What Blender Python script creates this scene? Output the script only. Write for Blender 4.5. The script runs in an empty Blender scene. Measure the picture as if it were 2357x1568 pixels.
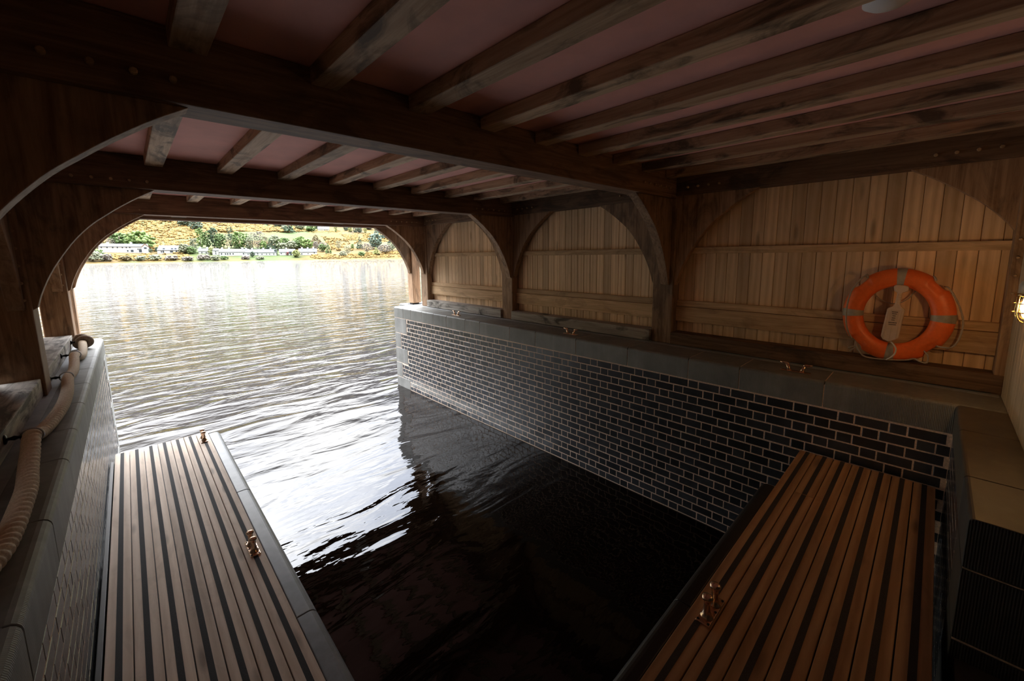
import bpy, bmesh, math, random
from mathutils import Vector, Matrix, noise
random.seed(7)
COL = bpy.context.scene.collection
PI = math.pi
# ------------------------------------------------------------------ camera model
W, H = 2357, 1568
F, YAW, PITCH, ROLL, PPY = 927.159, 0.75902219, 0.13660587, -0.01297533, 714.7
CAM = Vector((0, 0, 3.1))
fw = Vector((math.sin(YAW)*math.cos(PITCH), math.cos(YAW)*math.cos(PITCH), -math.sin(PITCH)))
r0 = Vector((math.cos(YAW), -math.sin(YAW), 0)); u0 = r0.cross(fw)
cr, sr = math.cos(ROLL), math.sin(ROLL)
right = r0*cr + u0*sr; up = u0*cr - r0*sr
def ray(px, py):
    return fw + right*((px-W/2)/F) - up*((py-PPY)/F)
cam = bpy.data.cameras.new('camera'); co = bpy.data.objects.new('camera', cam); COL.objects.link(co)
M = Matrix.Identity(4)
for i in range(3):
    M[i][0] = right[i]; M[i][1] = up[i]; M[i][2] = -fw[i]; M[i][3] = CAM[i]
co.matrix_world = M
cam.sensor_fit = 'HORIZONTAL'; cam.sensor_width = 36; cam.lens = F/W*36
cam.shift_y = (PPY-H/2)/W
cam.clip_start = .02; cam.clip_end = 5000
sc = bpy.context.scene; sc.camera = co
sc.view_settings.view_transform = 'Standard'; sc.view_settings.look = 'None'
sc.view_settings.gamma = 1; sc.view_settings.use_curve_mapping = False
sc.view_settings.exposure = .4
try:
    sc.cycles.diffuse_bounces = 6; sc.cycles.blur_glossy = .15; sc.cycles.sample_clamp_indirect = 40; sc.cycles.use_denoising = True; sc.cycles.adaptive_threshold = .015
except Exception: pass

# ------------------------------------------------------------------ geometry constants
XR, XL = 4.517, -.377          # water faces of the two quay walls
ZC, ZB = 1.916, 1.671          # coping top / bottom
YB, YW = -.196, -.445          # back quay face, back wall boards
YE = 8.85                      # lake end of the quays
PRX, PLX = 5.06, -.62          # inner faces of posts
ZBM, ZCEIL, ZJ = 3.772, 4.08, 3.99
BEAMS = [(2.33, 2.55), (5.295, 5.525), (8.235, 8.46)]
POSTS = [(2.32, 2.60), (5.32, 5.60), (8.20, 8.48)]

# ------------------------------------------------------------------ node helpers
def mat(name):
    m = bpy.data.materials.new(name); m.use_nodes = True
    nt = m.node_tree; nt.nodes.clear()
    return m, nt
class N:
    def __init__(s, name):
        s.m, s.t = mat(name); s.n = s.t.nodes
        s.out = s.n.new('ShaderNodeOutputMaterial'); s.b = s.n.new('ShaderNodeBsdfPrincipled')
        s.t.links.new(s.b.outputs[0], s.out.inputs[0])
    def new(s, typ, **kw):
        x = s.n.new('ShaderNode'+typ)
        for k, v in kw.items():
            if k.startswith('i_'):
                x.inputs[k[2:].replace('_', ' ')].default_value = v
            else: setattr(x, k, v)
        return x
    def link(s, a, b): s.t.links.new(a, b)
    def coords(s, scale=(1, 1, 1), rnd=None, rot=(0, 0, 0), kind='Object'):
        tc = s.new('TexCoord'); src = tc.outputs[kind]
        if rnd:
            if rnd == 'island':
                g = s.new('NewGeometry'); ro = g.outputs['Random Per Island']
            else:
                g = s.new('ObjectInfo'); ro = g.outputs['Random']
            c = s.new('CombineXYZ'); mm = s.new('Math', operation='MULTIPLY'); mm.inputs[1].default_value = 47.3
            s.link(ro, mm.inputs[0])
            for i in range(3): s.link(mm.outputs[0], c.inputs[i])
            a = s.new('VectorMath', operation='ADD'); s.link(src, a.inputs[0]); s.link(c.outputs[0], a.inputs[1]); src = a.outputs[0]
            s.rnd = ro
        mp = s.new('Mapping'); mp.inputs['Scale'].default_value = scale; mp.inputs['Rotation'].default_value = rot
        s.link(src, mp.inputs['Vector'])
        return mp.outputs[0]
    def noise(s, vec, scale, detail=4, rough=.55, dist=0):
        x = s.new('TexNoise'); x.inputs['Scale'].default_value = scale; x.inputs['Detail'].default_value = detail
        x.inputs['Roughness'].default_value = rough; x.inputs['Distortion'].default_value = dist
        s.link(vec, x.inputs['Vector']); return x.outputs['Fac']
    def ramp(s, fac, stops):
        r = s.new('ValToRGB'); e = r.color_ramp.elements
        while len(e) < len(stops): e.new(.5)
        for i, (p, c) in enumerate(stops):
            e[i].position = p; e[i].color = (*c, 1) if len(c) == 3 else c
        s.link(fac, r.inputs[0]); return r.outputs[0]
    def mix(s, fac, a, b, blend='MIX'):
        x = s.new('Mix', data_type='RGBA', blend_type=blend)
        for sock, v in ((x.inputs[0], fac), (x.inputs[6], a), (x.inputs[7], b)):
            if hasattr(v, 'is_output'): s.link(v, sock)
            elif isinstance(v, (int, float)): sock.default_value = v
            else: sock.default_value = (*v, 1)
        return x.outputs[2]
    def math(s, op, a, b=0.0):
        x = s.new('Math', operation=op)
        for i, v in enumerate((a, b)):
            if hasattr(v, 'is_output'): s.link(v, x.inputs[i])
            else: x.inputs[i].default_value = v
        return x.outputs[0]
    def hsv(s, col, val):
        x = s.new('HueSaturation'); s.link(col, x.inputs['Color'])
        if hasattr(val, 'is_output'): s.link(val, x.inputs['Value'])
        return x.outputs[0]
    def rng(s, v, a, b, lo=0, hi=1):
        x = s.new('MapRange'); s.link(v, x.inputs[0]); x.inputs[1].default_value = lo; x.inputs[2].default_value = hi
        x.inputs[3].default_value = a; x.inputs[4].default_value = b; return x.outputs[0]
    def bump(s, h, strength=.3, dist=.01):
        x = s.new('Bump'); x.inputs['Strength'].default_value = strength; x.inputs['Distance'].default_value = dist
        s.link(h, x.inputs['Height']); s.link(x.outputs[0], s.b.inputs['Normal']); return x
    def col(s, c):
        if hasattr(c, 'is_output'): s.link(c, s.b.inputs['Base Color'])
        else: s.b.inputs['Base Color'].default_value = (*c, 1)
    def set(s, **kw):
        for k, v in kw.items(): s.b.inputs[k.replace('_', ' ')].default_value = v
        return s

def wood(name, c1, c2, cd, axis, rough=.72, stain=.5, across=16, along=.9, island=False, knots=False, spread=(.8, 1.2), spec=.3):
    n = N(name); s = [across]*3; s[axis] = along
    v = n.coords(s, 'island' if island else 'object')
    g = n.noise(v, 1.6, 8, .62, .8)
    c = n.ramp(g, [(.3, c2), (.62, c1)])
    s2 = [3.0]*3; s2[axis] = 1.1
    v2 = n.coords(s2, 'island' if island else 'object')
    st = n.noise(v2, 1.5, 6, .65, 1.2)
    sf = n.ramp(st, [(.50, (0, 0, 0)), (.63, (stain,)*3)])
    c = n.mix(sf, c, cd)
    if knots:
        s3 = [7.5]*3; s3[axis] = 1.6
        v3 = n.coords(s3, 'island' if island else 'object')
        vo = n.new('TexVoronoi'); vo.inputs['Scale'].default_value = .8; n.link(v3, vo.inputs['Vector'])
        kf = n.ramp(vo.outputs['Distance'], [(.06, (1, 1, 1)), (.16, (0, 0, 0))])
        c = n.mix(kf, c, tuple(x*.25 for x in c2))
        w = n.new('TexWave', wave_type='RINGS', rings_direction='SPHERICAL'); w.inputs['Scale'].default_value = 1.4
        w.inputs['Distortion'].default_value = 5; w.inputs['Detail'].default_value = 2; w.inputs['Detail Scale'].default_value = .6
        s4 = [5.0]*3; s4[axis] = .5
        n.link(n.coords(s4, 'island' if island else 'object'), w.inputs['Vector'])
        c = n.mix(.5, c, n.ramp(w.outputs['Fac'], [(0, c2), (1, c1)]))
    c = n.hsv(c, n.rng(n.rnd, spread[0], spread[1]))
    n.col(c); n.bump(g, .35, .006); n.set(Roughness=rough, Specular_IOR_Level=spec)
    return n.m
OAK1, OAK2, OAKD = (.40, .265, .165), (.19, .105, .055), (.045, .032, .024)
oakX = wood('oak_along_x', (.26, .16, .10), (.11, .06, .035), OAKD, 0); oakY = wood('oak_along_y', OAK1, OAK2, OAKD, 1, stain=.6)
oakZ = wood('oak_along_z', OAK1, OAK2, OAKD, 2)
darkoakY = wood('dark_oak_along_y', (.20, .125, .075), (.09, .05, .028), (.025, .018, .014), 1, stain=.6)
joistY = wood('sawn_oak_joist', (.58, .43, .29), (.32, .20, .12), (.07, .055, .04), 1, stain=.8)
sillY = wood('weathered_oak_sill', (.52, .48, .42), (.24, .21, .18), (.04, .035, .03), 1, stain=.85)
railY = wood('pale_oak_rail', (.62, .43, .25), (.38, .24, .12), (.12, .07, .035), 1, stain=.35)
larchZ = wood('larch_boards', (.84, .62, .40), (.60, .40, .22), (.28, .17, .08), 2, across=22, stain=.25, island=True, knots=True, spread=(.72, 1.2))
paleZ = wood('pale_larch_boards', (.62, .49, .34), (.42, .31, .19), (.3, .2, .12), 2, across=22, stain=.2, island=True, spread=(.85, 1.1))
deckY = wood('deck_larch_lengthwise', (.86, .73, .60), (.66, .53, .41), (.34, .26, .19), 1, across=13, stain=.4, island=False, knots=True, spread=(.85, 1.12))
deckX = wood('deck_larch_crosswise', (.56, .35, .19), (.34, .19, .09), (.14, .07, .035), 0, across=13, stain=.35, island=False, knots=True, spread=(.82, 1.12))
pegM = wood('oak_peg', (.5, .36, .22), (.32, .2, .1), (.2, .12, .06), 2, stain=.1)

def simple(name, c, rough=.6, metal=0, nscale=0, var=.25, bumpd=0, spec=.5, c2=None, stretch=(1, 1, 1), rnd='object'):
    n = N(name)
    if nscale:
        v = n.coords(stretch, rnd); f = n.noise(v, nscale, 6, .6)
        n.col(n.ramp(f, [(.3, tuple(x*(1-var) for x in c)), (.7, c2 or tuple(min(1, x*(1+var)) for x in c))]))
        if bumpd: n.bump(f, .5, bumpd)
    else: n.col(c)
    n.set(Roughness=rough, Metallic=metal, Specular_IOR_Level=spec)
    return n.m
def stone(name, c, axis, ribs=True, rough=.55):
    n = N(name)
    v = n.coords((1, 1, 1), 'object')
    f = n.noise(v, 2.2, 7, .65); c_ = n.ramp(f, [(.3, tuple(x*.7 for x in c)), (.7, tuple(x*1.25 for x in c))])
    sx = [9, 9, 9]; sx[2] = .5
    st = n.noise(n.coords(sx), 1, 5, .6); c_ = n.mix(n.ramp(st, [(.5, (0, 0, 0)), (.75, (.35,)*3)]), c_, tuple(x*2.0 for x in c))
    n.col(c_)
    if ribs:
        w = n.new('TexWave', wave_type='BANDS', bands_direction='XYZ'[axis]); w.inputs['Scale'].default_value = 34
        w.inputs['Distortion'].default_value = .6; w.inputs['Detail'].default_value = 1
        n.link(n.coords((1, 1, 1)), w.inputs['Vector'])
        # tooling only on upright faces
        g = n.new('NewGeometry'); sp = n.new('SeparateXYZ'); n.link(g.outputs['Normal'], sp.inputs[0])
        ab = n.math('ABSOLUTE', sp.outputs[2]); inv = n.math('SUBTRACT', 1.0, ab)
        h = n.math('MULTIPLY', w.outputs['Fac'], inv)
        n.bump(h, .45, .003)
    n.set(Roughness=rough, Specular_IOR_Level=.5)
    return n.m
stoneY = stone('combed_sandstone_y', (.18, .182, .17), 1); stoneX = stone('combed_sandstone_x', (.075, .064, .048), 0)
stoneSm = stone('smooth_sandstone', (.20, .20, .19), 1, False)
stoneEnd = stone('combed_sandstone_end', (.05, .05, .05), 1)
mortarM = simple('pink_mortar', (.74, .58, .46), .9, 0, 60, .3, .004)
def brickmat():
    n = N('blue_engineering_brick')
    v = n.coords((1, 1, 1), 'island'); f = n.noise(v, 6, 5, .6)
    c = n.ramp(f, [(.3, (.028, .033, .040)), (.7, (.052, .058, .068))])
    c = n.hsv(c, n.rng(n.rnd, .7, 1.5))
    tc = n.new('TexCoord'); sp = n.new('SeparateXYZ'); n.link(tc.outputs['Object'], sp.inputs[0])
    nv = n.noise(n.coords((1, 1, 1)), 1.7, 6, .65); ht = n.math('ADD', sp.outputs[2], n.math('MULTIPLY', nv, -.25))
    lime = n.math('MULTIPLY', n.rng(ht, 0, 1, -.06, .0), n.rng(ht, 1, 0, .06, .22)); lime = n.math('MULTIPLY', lime, n.rng(sp.outputs[1], 0, .6, 3.5, 8))
    c = n.mix(lime, c, (.42, .42, .40))
    n.col(c)
    n.bump(n.noise(n.coords((30, 30, 4)), 1, 4), .25, .002)
    n.set(Roughness=.26, Specular_IOR_Level=.8); return n.m
brickM = brickmat()
ceilM = simple('rose_plaster', (.80, .41, .36), .85, 0, 3, .1, .001)
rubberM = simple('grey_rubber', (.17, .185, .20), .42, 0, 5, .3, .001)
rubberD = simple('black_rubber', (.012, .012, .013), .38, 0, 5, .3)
gripM = simple('black_grip_strip', (.030, .030, .031), .85, 0, 300, .6, .0015)
gripD = simple('grey_grip_strip', (.045, .038, .034), .85, 0, 300, .5, .0015)
bronzeM = simple('polished_bronze', (.80, .58, .42), .2, 1, 20, .1)
holeM = simple('dark_hole', (.01, .008, .007), .8)
ironM = simple('black_iron', (.012, .012, .014), .38, .6, 0)
steelM = simple('galvanised_steel', (.45, .46, .47), .4, .8)
leadM = simple('lead_flashing', (.30, .31, .31), .5, 0, 5)
darkM = simple('dark_timber', (.03, .022, .016), .5, 0, 8)
orangeM = simple('orange_plastic', (.90, .17, .030), .42, 0, 40, .07, .0006)
tapeM = simple('reflective_tape', (.36, .32, .26), .4, 0, 12, .25)
paddleM = simple('cream_plastic', (.66, .52, .42), .5, 0, 14, .08)
inkM = simple('black_print', (.01, .01, .01), .6)
cordM = simple('grey_braided_cord', (.42, .36, .30), .8, 0, 300, .5, .002)
whiteM = simple('white_cord', (.78, .76, .72), .6)
whiteP = simple('white_plastic', (.8, .8, .8), .4)

# ------------------------------------------------------------------ mesh helpers
class MB:
    def __init__(s): s.v = []; s.f = []; s.mi = []; s.cur = 0
    def add(s, vs, fs):
        o = len(s.v); s.v += [Vector(v) for v in vs]; s.f += [tuple(i+o for i in f) for f in fs]; s.mi += [s.cur]*len(fs); return s
    def box(s, x0, x1, y0, y1, z0, z1):
        v = [(x, y, z) for x in (x0, x1) for y in (y0, y1) for z in (z0, z1)]
        return s.add(v, [(0, 1, 3, 2), (4, 6, 7, 5), (0, 4, 5, 1), (2, 3, 7, 6), (0, 2, 6, 4), (1, 5, 7, 3)])
    def prism(s, pts, d):          # closed polygon (3d points) swept by vector d
        n = len(pts); d = Vector(d); p = [Vector(q) for q in pts]
        a = Vector((0, 0, 0))
        for i in range(n): a += p[i].cross(p[(i+1) % n])
        if a.dot(d) > 0: p = p[::-1]
        return s.add(p+[q+d for q in p], [tuple(range(n))] + [tuple(range(2*n-1, n-1, -1))] + [(i, i+n, (i+1) % n+n, (i+1) % n) for i in range(n)])
    def tube(s, path, r, seg=10, cap=True, tw=None):
        P = [Vector(p) for p in path]; n = len(P); up_ = None; vs = []
        rr = r if callable(r) else (lambda i, a: r)
        for i in range(n):
            t = (P[min(i+1, n-1)]-P[max(i-1, 0)]).normalized()
            if up_ is None: up_ = t.orthogonal().normalized()
            up_ = (up_-t*up_.dot(t)).normalized(); b = t.cross(up_)
            for k in range(seg):
                a = 2*PI*k/seg; vs.append(P[i]+(up_*math.cos(a)+b*math.sin(a))*rr(i, a))
        fs = [(i*seg+k, i*seg+(k+1) % seg, (i+1)*seg+(k+1) % seg, (i+1)*seg+k) for i in range(n-1) for k in range(seg)]
        if cap: fs += [tuple(range(seg-1, -1, -1)), tuple(range((n-1)*seg, n*seg))]
        return s.add(vs, fs)
    def lathe(s, prof, c=(0, 0, 0), seg=20, axis=(0, 0, 1)):
        ax = Vector(axis).normalized(); u = ax.orthogonal().normalized(); w = ax.cross(u); c = Vector(c); vs = []
        for r, h in prof:
            for k in range(seg):
                a = 2*PI*k/seg; vs.append(c+ax*h+(u*math.cos(a)+w*math.sin(a))*max(r, 1e-5))
        n = len(prof)
        fs = [(i*seg+k, i*seg+(k+1) % seg, (i+1)*seg+(k+1) % seg, (i+1)*seg+k) for i in range(n-1) for k in range(seg)]
        fs += [tuple(range(seg-1, -1, -1)), tuple(range((n-1)*seg, n*seg))]
        return s.add(vs, fs)
    def torus(s, c, ax, R, r, seg=28, rs=8):
        ax = Vector(ax).normalized(); u = ax.orthogonal().normalized(); w = ax.cross(u); c = Vector(c)
        vs = []
        for i in range(seg):
            a = 2*PI*i/seg; d = u*math.cos(a)+w*math.sin(a)
            for k in range(rs):
                b = 2*PI*k/rs; vs.append(c+d*(R+r*math.cos(b))+ax*(r*math.sin(b)))
        return s.add(vs, [(i*rs+k, ((i+1) % seg)*rs+k, ((i+1) % seg)*rs+(k+1) % rs, i*rs+(k+1) % rs) for i in range(seg) for k in range(rs)])
    def build(s, name, m, parent=None, loc=(0, 0, 0), smooth=False, bevel=0, bseg=2, kind=None, auto=None):
        loc = Vector(loc) if parent is None else Vector(parent['_o'])
        me = bpy.data.meshes.new(name); me.from_pydata([tuple(v-loc) for v in s.v], [], s.f)
        ms = m if isinstance(m, (list, tuple)) else [m]
        for x in ms: me.materials.append(x)
        if len(ms) > 1: me.polygons.foreach_set('material_index', s.mi)
        if smooth: me.polygons.foreach_set('use_smooth', [True]*len(s.f))
        bm = bmesh.new(); bm.from_mesh(me); bmesh.ops.recalc_face_normals(bm, faces=bm.faces); bm.to_mesh(me); bm.free()
        me.update()
        o = bpy.data.objects.new(name, me); COL.objects.link(o)
        if parent is None: o.location = loc
        else: o.parent = parent
        o['_o'] = tuple(loc)
        if bevel:
            b = o.modifiers.new('bevel', 'BEVEL'); b.width = bevel; b.segments = bseg; b.limit_method = 'ANGLE'; b.angle_limit = math.radians(40)
        if kind: o['kind'] = kind
        return o
def tag(o, label, cat, group=None):
    o['label'] = label; o['category'] = cat
    if group: o['group'] = group
    return o
def thing(name, label, cat, loc, group=None):
    o = bpy.data.objects.new(name, None); COL.objects.link(o); o.location = loc; o['_o'] = tuple(loc); o.empty_display_size = .1
    return tag(o, label, cat, group)
def struct(o): o['kind'] = 'structure'; return o
ICO = {}
def ico(sub):
    if sub not in ICO:
        bm = bmesh.new(); bmesh.ops.create_icosphere(bm, subdivisions=sub, radius=1)
        ICO[sub] = ([v.co.copy() for v in bm.verts], [tuple(v.index for v in f.verts) for f in bm.faces]); bm.free()
    return ICO[sub]
def copy_tree(o, parent=None):
    c = o.copy(); COL.objects.link(c)
    if parent is not None: c.parent = parent
    for ch in list(o.children): copy_tree(ch, c)
    return c

# ------------------------------------------------------------------ water
n = N('peaty_loch_water')
def wavefield(rot, sc_, stretch, detail, rough, dist):
    v = n.coords((1, stretch, 1), rot=(0, 0, rot)); return n.noise(v, sc_, detail, rough, dist)
w1 = wavefield(math.radians(18), .72, 2.7, 3, .42, .9)
w2 = wavefield(math.radians(25), 2.6, 2.6, 3, .5, .3)
w3 = wavefield(math.radians(8), .16, 3.0, 2, .5, .3)
tc2 = n.new('TexCoord'); sp2 = n.new('SeparateXYZ'); n.link(tc2.outputs['Object'], sp2.inputs[0]); w2w = n.rng(sp2.outputs[1], .13, .34, 9, 60)
hh = n.math('ADD', n.math('MULTIPLY', w1, 1.0), n.math('MULTIPLY', w2, w2w))
hh = n.math('ADD', hh, n.math('MULTIPLY', w3, .8))
tcw = n.new('TexCoord'); spw = n.new('SeparateXYZ'); n.link(tcw.outputs['Object'], spw.inputs[0])
# calmer in the shelter of the boathouse, livelier on the open loch
amp = n.rng(spw.outputs[1], .13, 1.15, 2.5, 48)
hh = n.math('MULTIPLY', hh, amp)
n.bump(hh, 1.0, .15)
n.col((.0035, .0018, .001)); n.set(Roughness=.012, IOR=1.333, Specular_IOR_Level=.5)
waterM = n.m
mb = MB(); K = 96; vs = [(0, 0, 0)]; fs = []
rad = [3, 12, 50, 200, 2400]
for r in rad:
    for k in range(K): vs.append((2+r*math.cos(2*PI*k/K), 4+r*math.sin(2*PI*k/K), 0))
vs[0] = (2, 4, 0)
for k in range(K): fs.append((0, 1+k, 1+(k+1) % K))
for j in range(len(rad)-1):
    for k in range(K): fs.append((1+j*K+k, 1+(j+1)*K+k, 1+(j+1)*K+(k+1) % K, 1+j*K+(k+1) % K))
mb.add(vs, fs); o = mb.build('loch_water', waterM)
tag(o, 'dark peaty rippled loch water filling the dock and stretching to the far shore', 'water'); o['kind'] = 'stuff'
mb = MB(); mb.box(-60, 60, -30, 60, -3.2, -3); struct(mb.build('loch_bed', simple('silt', (.02, .014, .009), .9)))

# ------------------------------------------------------------------ quay walls
PER, CRS = .3375, (ZB)/18.15
def brickwork(name, parent, place, u0, u1, ztop, zbot, phase, holes=None, mat_=None):
    """place(u, v, w) -> world; u along, z up, w outward"""
    mb = MB(); row = 0; z = ztop-.014
    while z > zbot:
        z1 = z-(CRS-.013); ph = phase+(row % 2)*PER/2
        k = math.floor((u0-ph)/PER)-1
        while ph+k*PER < u1+PER:
            for a, b in ((0, .1025), (.1125, .3275)):
                a0 = max(ph+k*PER+a, u0); b0 = min(ph+k*PER+b, u1)
                if b0-a0 > .03:
                    lim = holes(z) if holes else None
                    if lim and b0 > lim: b0 = lim
                    if b0-a0 > .02:
                        j = [random.uniform(-.0016, .0016) for _ in range(5)]
                        A = [place(a0+j[0], z+j[2], 0), place(b0+j[1], z+j[2], 0), place(b0+j[1], z1+j[3], 0), place(a0+j[0], z1+j[3], 0)]
                        B = [place(u, zz, .0014+j[4]*.3) for u, zz in ((a0+.002+j[0], z-.002+j[2]), (b0-.002+j[1], z-.002+j[2]), (b0-.002+j[1], z1+.002+j[3]), (a0+.002+j[0], z1+.002+j[3]))]
                        mb.add(A+B, [(4, 5, 6, 7), (0, 1, 5, 4), (1, 2, 6, 5), (2, 3, 7, 6), (3, 0, 4, 7)])
            k += 1
        z -= CRS; row += 1
    return mb.build(name, mat_ or brickM, parent)
def coping_stone(parent, prof, a, b, axis, m):
    """prof: outline in the plane across the run"""
    mb = MB()
    if axis == 'y': mb.prism([(x, a, z) for x, z in prof], (0, b-a, 0))
    else: mb.prism([(a, y, z) for y, z in prof], (b-a, 0, 0))
    return mb.build('coping_stone', m, parent, bevel=.004)
def arris(x, s, depth, r=.03):   # cross profile of a coping with a rounded front arris; s = inward direction
    p = [(x, ZB+.004)]
    for k in range(5):
        a = PI/2*k/4; p.append((x+s*r*(1-math.cos(a)), ZC-r+r*math.sin(a)))
    return p+[(x+s*depth, ZC), (x+s*depth, ZB+.004)]
# right quay
mb = MB(); mb.box(XR+.004, 5.6, YW-.4, YE-.02, -3, ZB)
wr = struct(mb.build('wall_right', mortarM))
quo = [ZB, 1.31, .95, .59, .23, -.2]
qd = [.55, .27, .55, .27, .60]
def hole_r(z):
    for i in range(5):
        if quo[i] >= z-.01 > quo[i+1]-.01: return YE-qd[i]-.012
    return YE-.6
brickwork('brickwork', wr, lambda u, z, w: (XR+.004-w, u, z), YB, YE, ZB, -.3, 1.733+.010, hole_r)
for i in range(5):
    mb = MB(); mb.box(XR-.001, XR+.3, YE-qd[i], YE, quo[i+1]+.006, quo[i]-.006); mb.build('quoin_stone', stoneSm, wr, bevel=.004)
cj = [YW-.2, .618, 1.326, 1.857, 2.629, 3.451, 4.241, 4.83, 5.621, 6.057, 6.674, 7.15, 7.62, 8.08, 8.42, YE]
for a, b in zip(cj, cj[1:]): coping_stone(wr, arris(XR-.002, 1, 1.05), a+.003, b-.003, 'y', stoneY)
mb = MB(); mb.box(XR+.38, 5.6, YE, 9.3, -3, ZC-.002); mb.build('end_pier', stoneSm, wr, bevel=.01)
mb = MB(); mb.box(XR+.0015, 5.5, YW-.2, YE-.004, ZB, ZC-.032); mb.box(XR+.03, 5.5, YW-.2, YE-.004, ZC-.03, ZC-.002); mb.build('coping_joints', mortarM, wr)
# left quay
mb = MB(); mb.box(-1.6, XL-.004, YW-.4, YE-.1, -3, ZB)
wl = struct(mb.build('wall_left', mortarM))
brickwork('brickwork', wl, lambda u, z, w: (XL-.004+w, u, z), YB, YE-.08, ZB, -.3, .2, lambda z: hole_r(z)-.08)
for i in range(5):
    mb = MB(); mb.box(XL-.3, XL+.001, YE-.08-qd[i], YE-.08, quo[i+1]+.006, quo[i]-.006); mb.build('quoin_stone', stoneSm, wl, bevel=.004)
cj = [YW-.2, .6, 1.3, 2.0, 2.75, 3.55, 4.16, 4.9, 5.65, 6.4, 7.15, 7.9, YE-.08]
for a, b in zip(cj, cj[1:]): coping_stone(wl, arris(XL+.002, -1, 1.0, .04), a+.003, b-.003, 'y', stoneY)
mb = MB(); mb.box(-1.6, -.76, YE-.1, 9.3, -3, ZC-.002); mb.build('end_pier', stoneSm, wl, bevel=.01)
mb = MB(); mb.box(-1.3, XL-.0015, YW-.2, YE-.085, ZB, ZC-.042); mb.box(-1.3, XL-.04, YW-.2, YE-.085, ZC-.04, ZC-.002); mb.build('coping_joints', stoneSm, wl)
# back quay
mb = MB(); mb.box(2.604, XR+.01, -.9, YB-.004, -3, ZB)
wb = struct(mb.build('wall_back', mortarM))
brickwork('brickwork', wb, lambda u, z, w: (u, YB-.004+w, z), 2.7, XR, ZB, -.3, .1, None)
for i, dx in enumerate([.40, .38, .40, .3, .4]):
    mb = MB(); mb.box(2.6, 2.6+dx, -.9, YB+.001, quo[i+1]+.005, quo[i]-.005); mb.build('quoin_stone', stoneEnd, wb, bevel=.004)
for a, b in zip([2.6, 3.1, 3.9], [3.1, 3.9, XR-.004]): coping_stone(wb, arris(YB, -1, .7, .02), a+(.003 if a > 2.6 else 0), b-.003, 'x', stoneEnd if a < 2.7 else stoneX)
# low landing below the camera
mb = MB(); mb.box(XL, 2.6, -1.2, YB-.02, -3, 1.22); struct(mb.build('floor', simple('dark_flagstone', (.07, .06, .05), .6, 0, 6, .3)))

# ------------------------------------------------------------------ timber frame
BAYS = ['front bay nearest the camera', 'middle bay', 'lake end bay']
ORD = ['first', 'second', 'third', 'fourth', 'fifth', 'sixth', 'seventh', 'eighth', 'ninth', 'tenth']
def peg(parent, p, d, r=.0135, l=.026):
    mb = MB(); p = Vector(p); d = Vector(d)
    mb.lathe([(r, -.03), (r, l*.8), (r*.7, l)], p, 8, d); return mb.build('peg', pegM, parent)
def braceprofile():
    P = [(.026, 2.70), (.05, 2.79), (.076, 2.86), (.125, 2.98), (.186, 3.093), (.285, 3.255), (.36, 3.35), (.446, 3.445), (.52, 3.505), (.60, 3.573), (.68, 3.632), (.77, 3.697), (.896, 3.772)]
    out = []
    for i in range(len(P)-1):
        p0 = P[max(i-1, 0)]; p1 = P[i]; p2 = P[i+1]; p3 = P[min(i+2, len(P)-1)]
        for k in range(3):
            t = k/3
            out.append(tuple(.5*(2*p1[j]+(p2[j]-p0[j])*t+(2*p0[j]-5*p1[j]+4*p2[j]-p3[j])*t*t+(3*p1[j]-p0[j]-3*p2[j]+p3[j])*t**3) for j in (0, 1)))
    out = out+[P[-1]]
    for _ in range(3): out = [out[0]]+[tuple((out[i-1][j]+2*out[i][j]+out[i+1][j])/4 for j in (0, 1)) for i in range(1, len(out)-1)]+[out[-1]]
    return out
BP = braceprofile()
def brace(name, label, x, s, y0, th, m=oakZ):
    o = thing(name, label, 'brace', (x, y0+th/2, 2.7))
    mb = MB(); pts = [(x+s*d, y0, z) for d, z in BP]+[(x-s*.004, y0, 3.775), (x-s*.004, y0, 2.68)]
    mb.prism(pts, (0, th, 0)); mb.build('curved_timber', m, o, bevel=.005); return o
def bracey(label, x0, th, y, s, zt=3.80, m=oakZ, off=0):
    o = thing('curved_brace', label, 'brace', (x0+th/2, y, 2.7))
    pr = [(d-off, z) for d, z in BP if d-off > .004]
    mb = MB(); pts = [(x0, y+s*d, z+(zt-3.772)) for d, z in pr]+[(x0, y-s*.004, zt+.003), (x0, y-s*.004, pr[0][1]-.02)]
    mb.prism(pts, (th, 0, 0)); mb.build('curved_timber', m, o, bevel=.005); return o
FR = ['nearest the camera', 'in the middle', 'at the lake opening']
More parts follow.
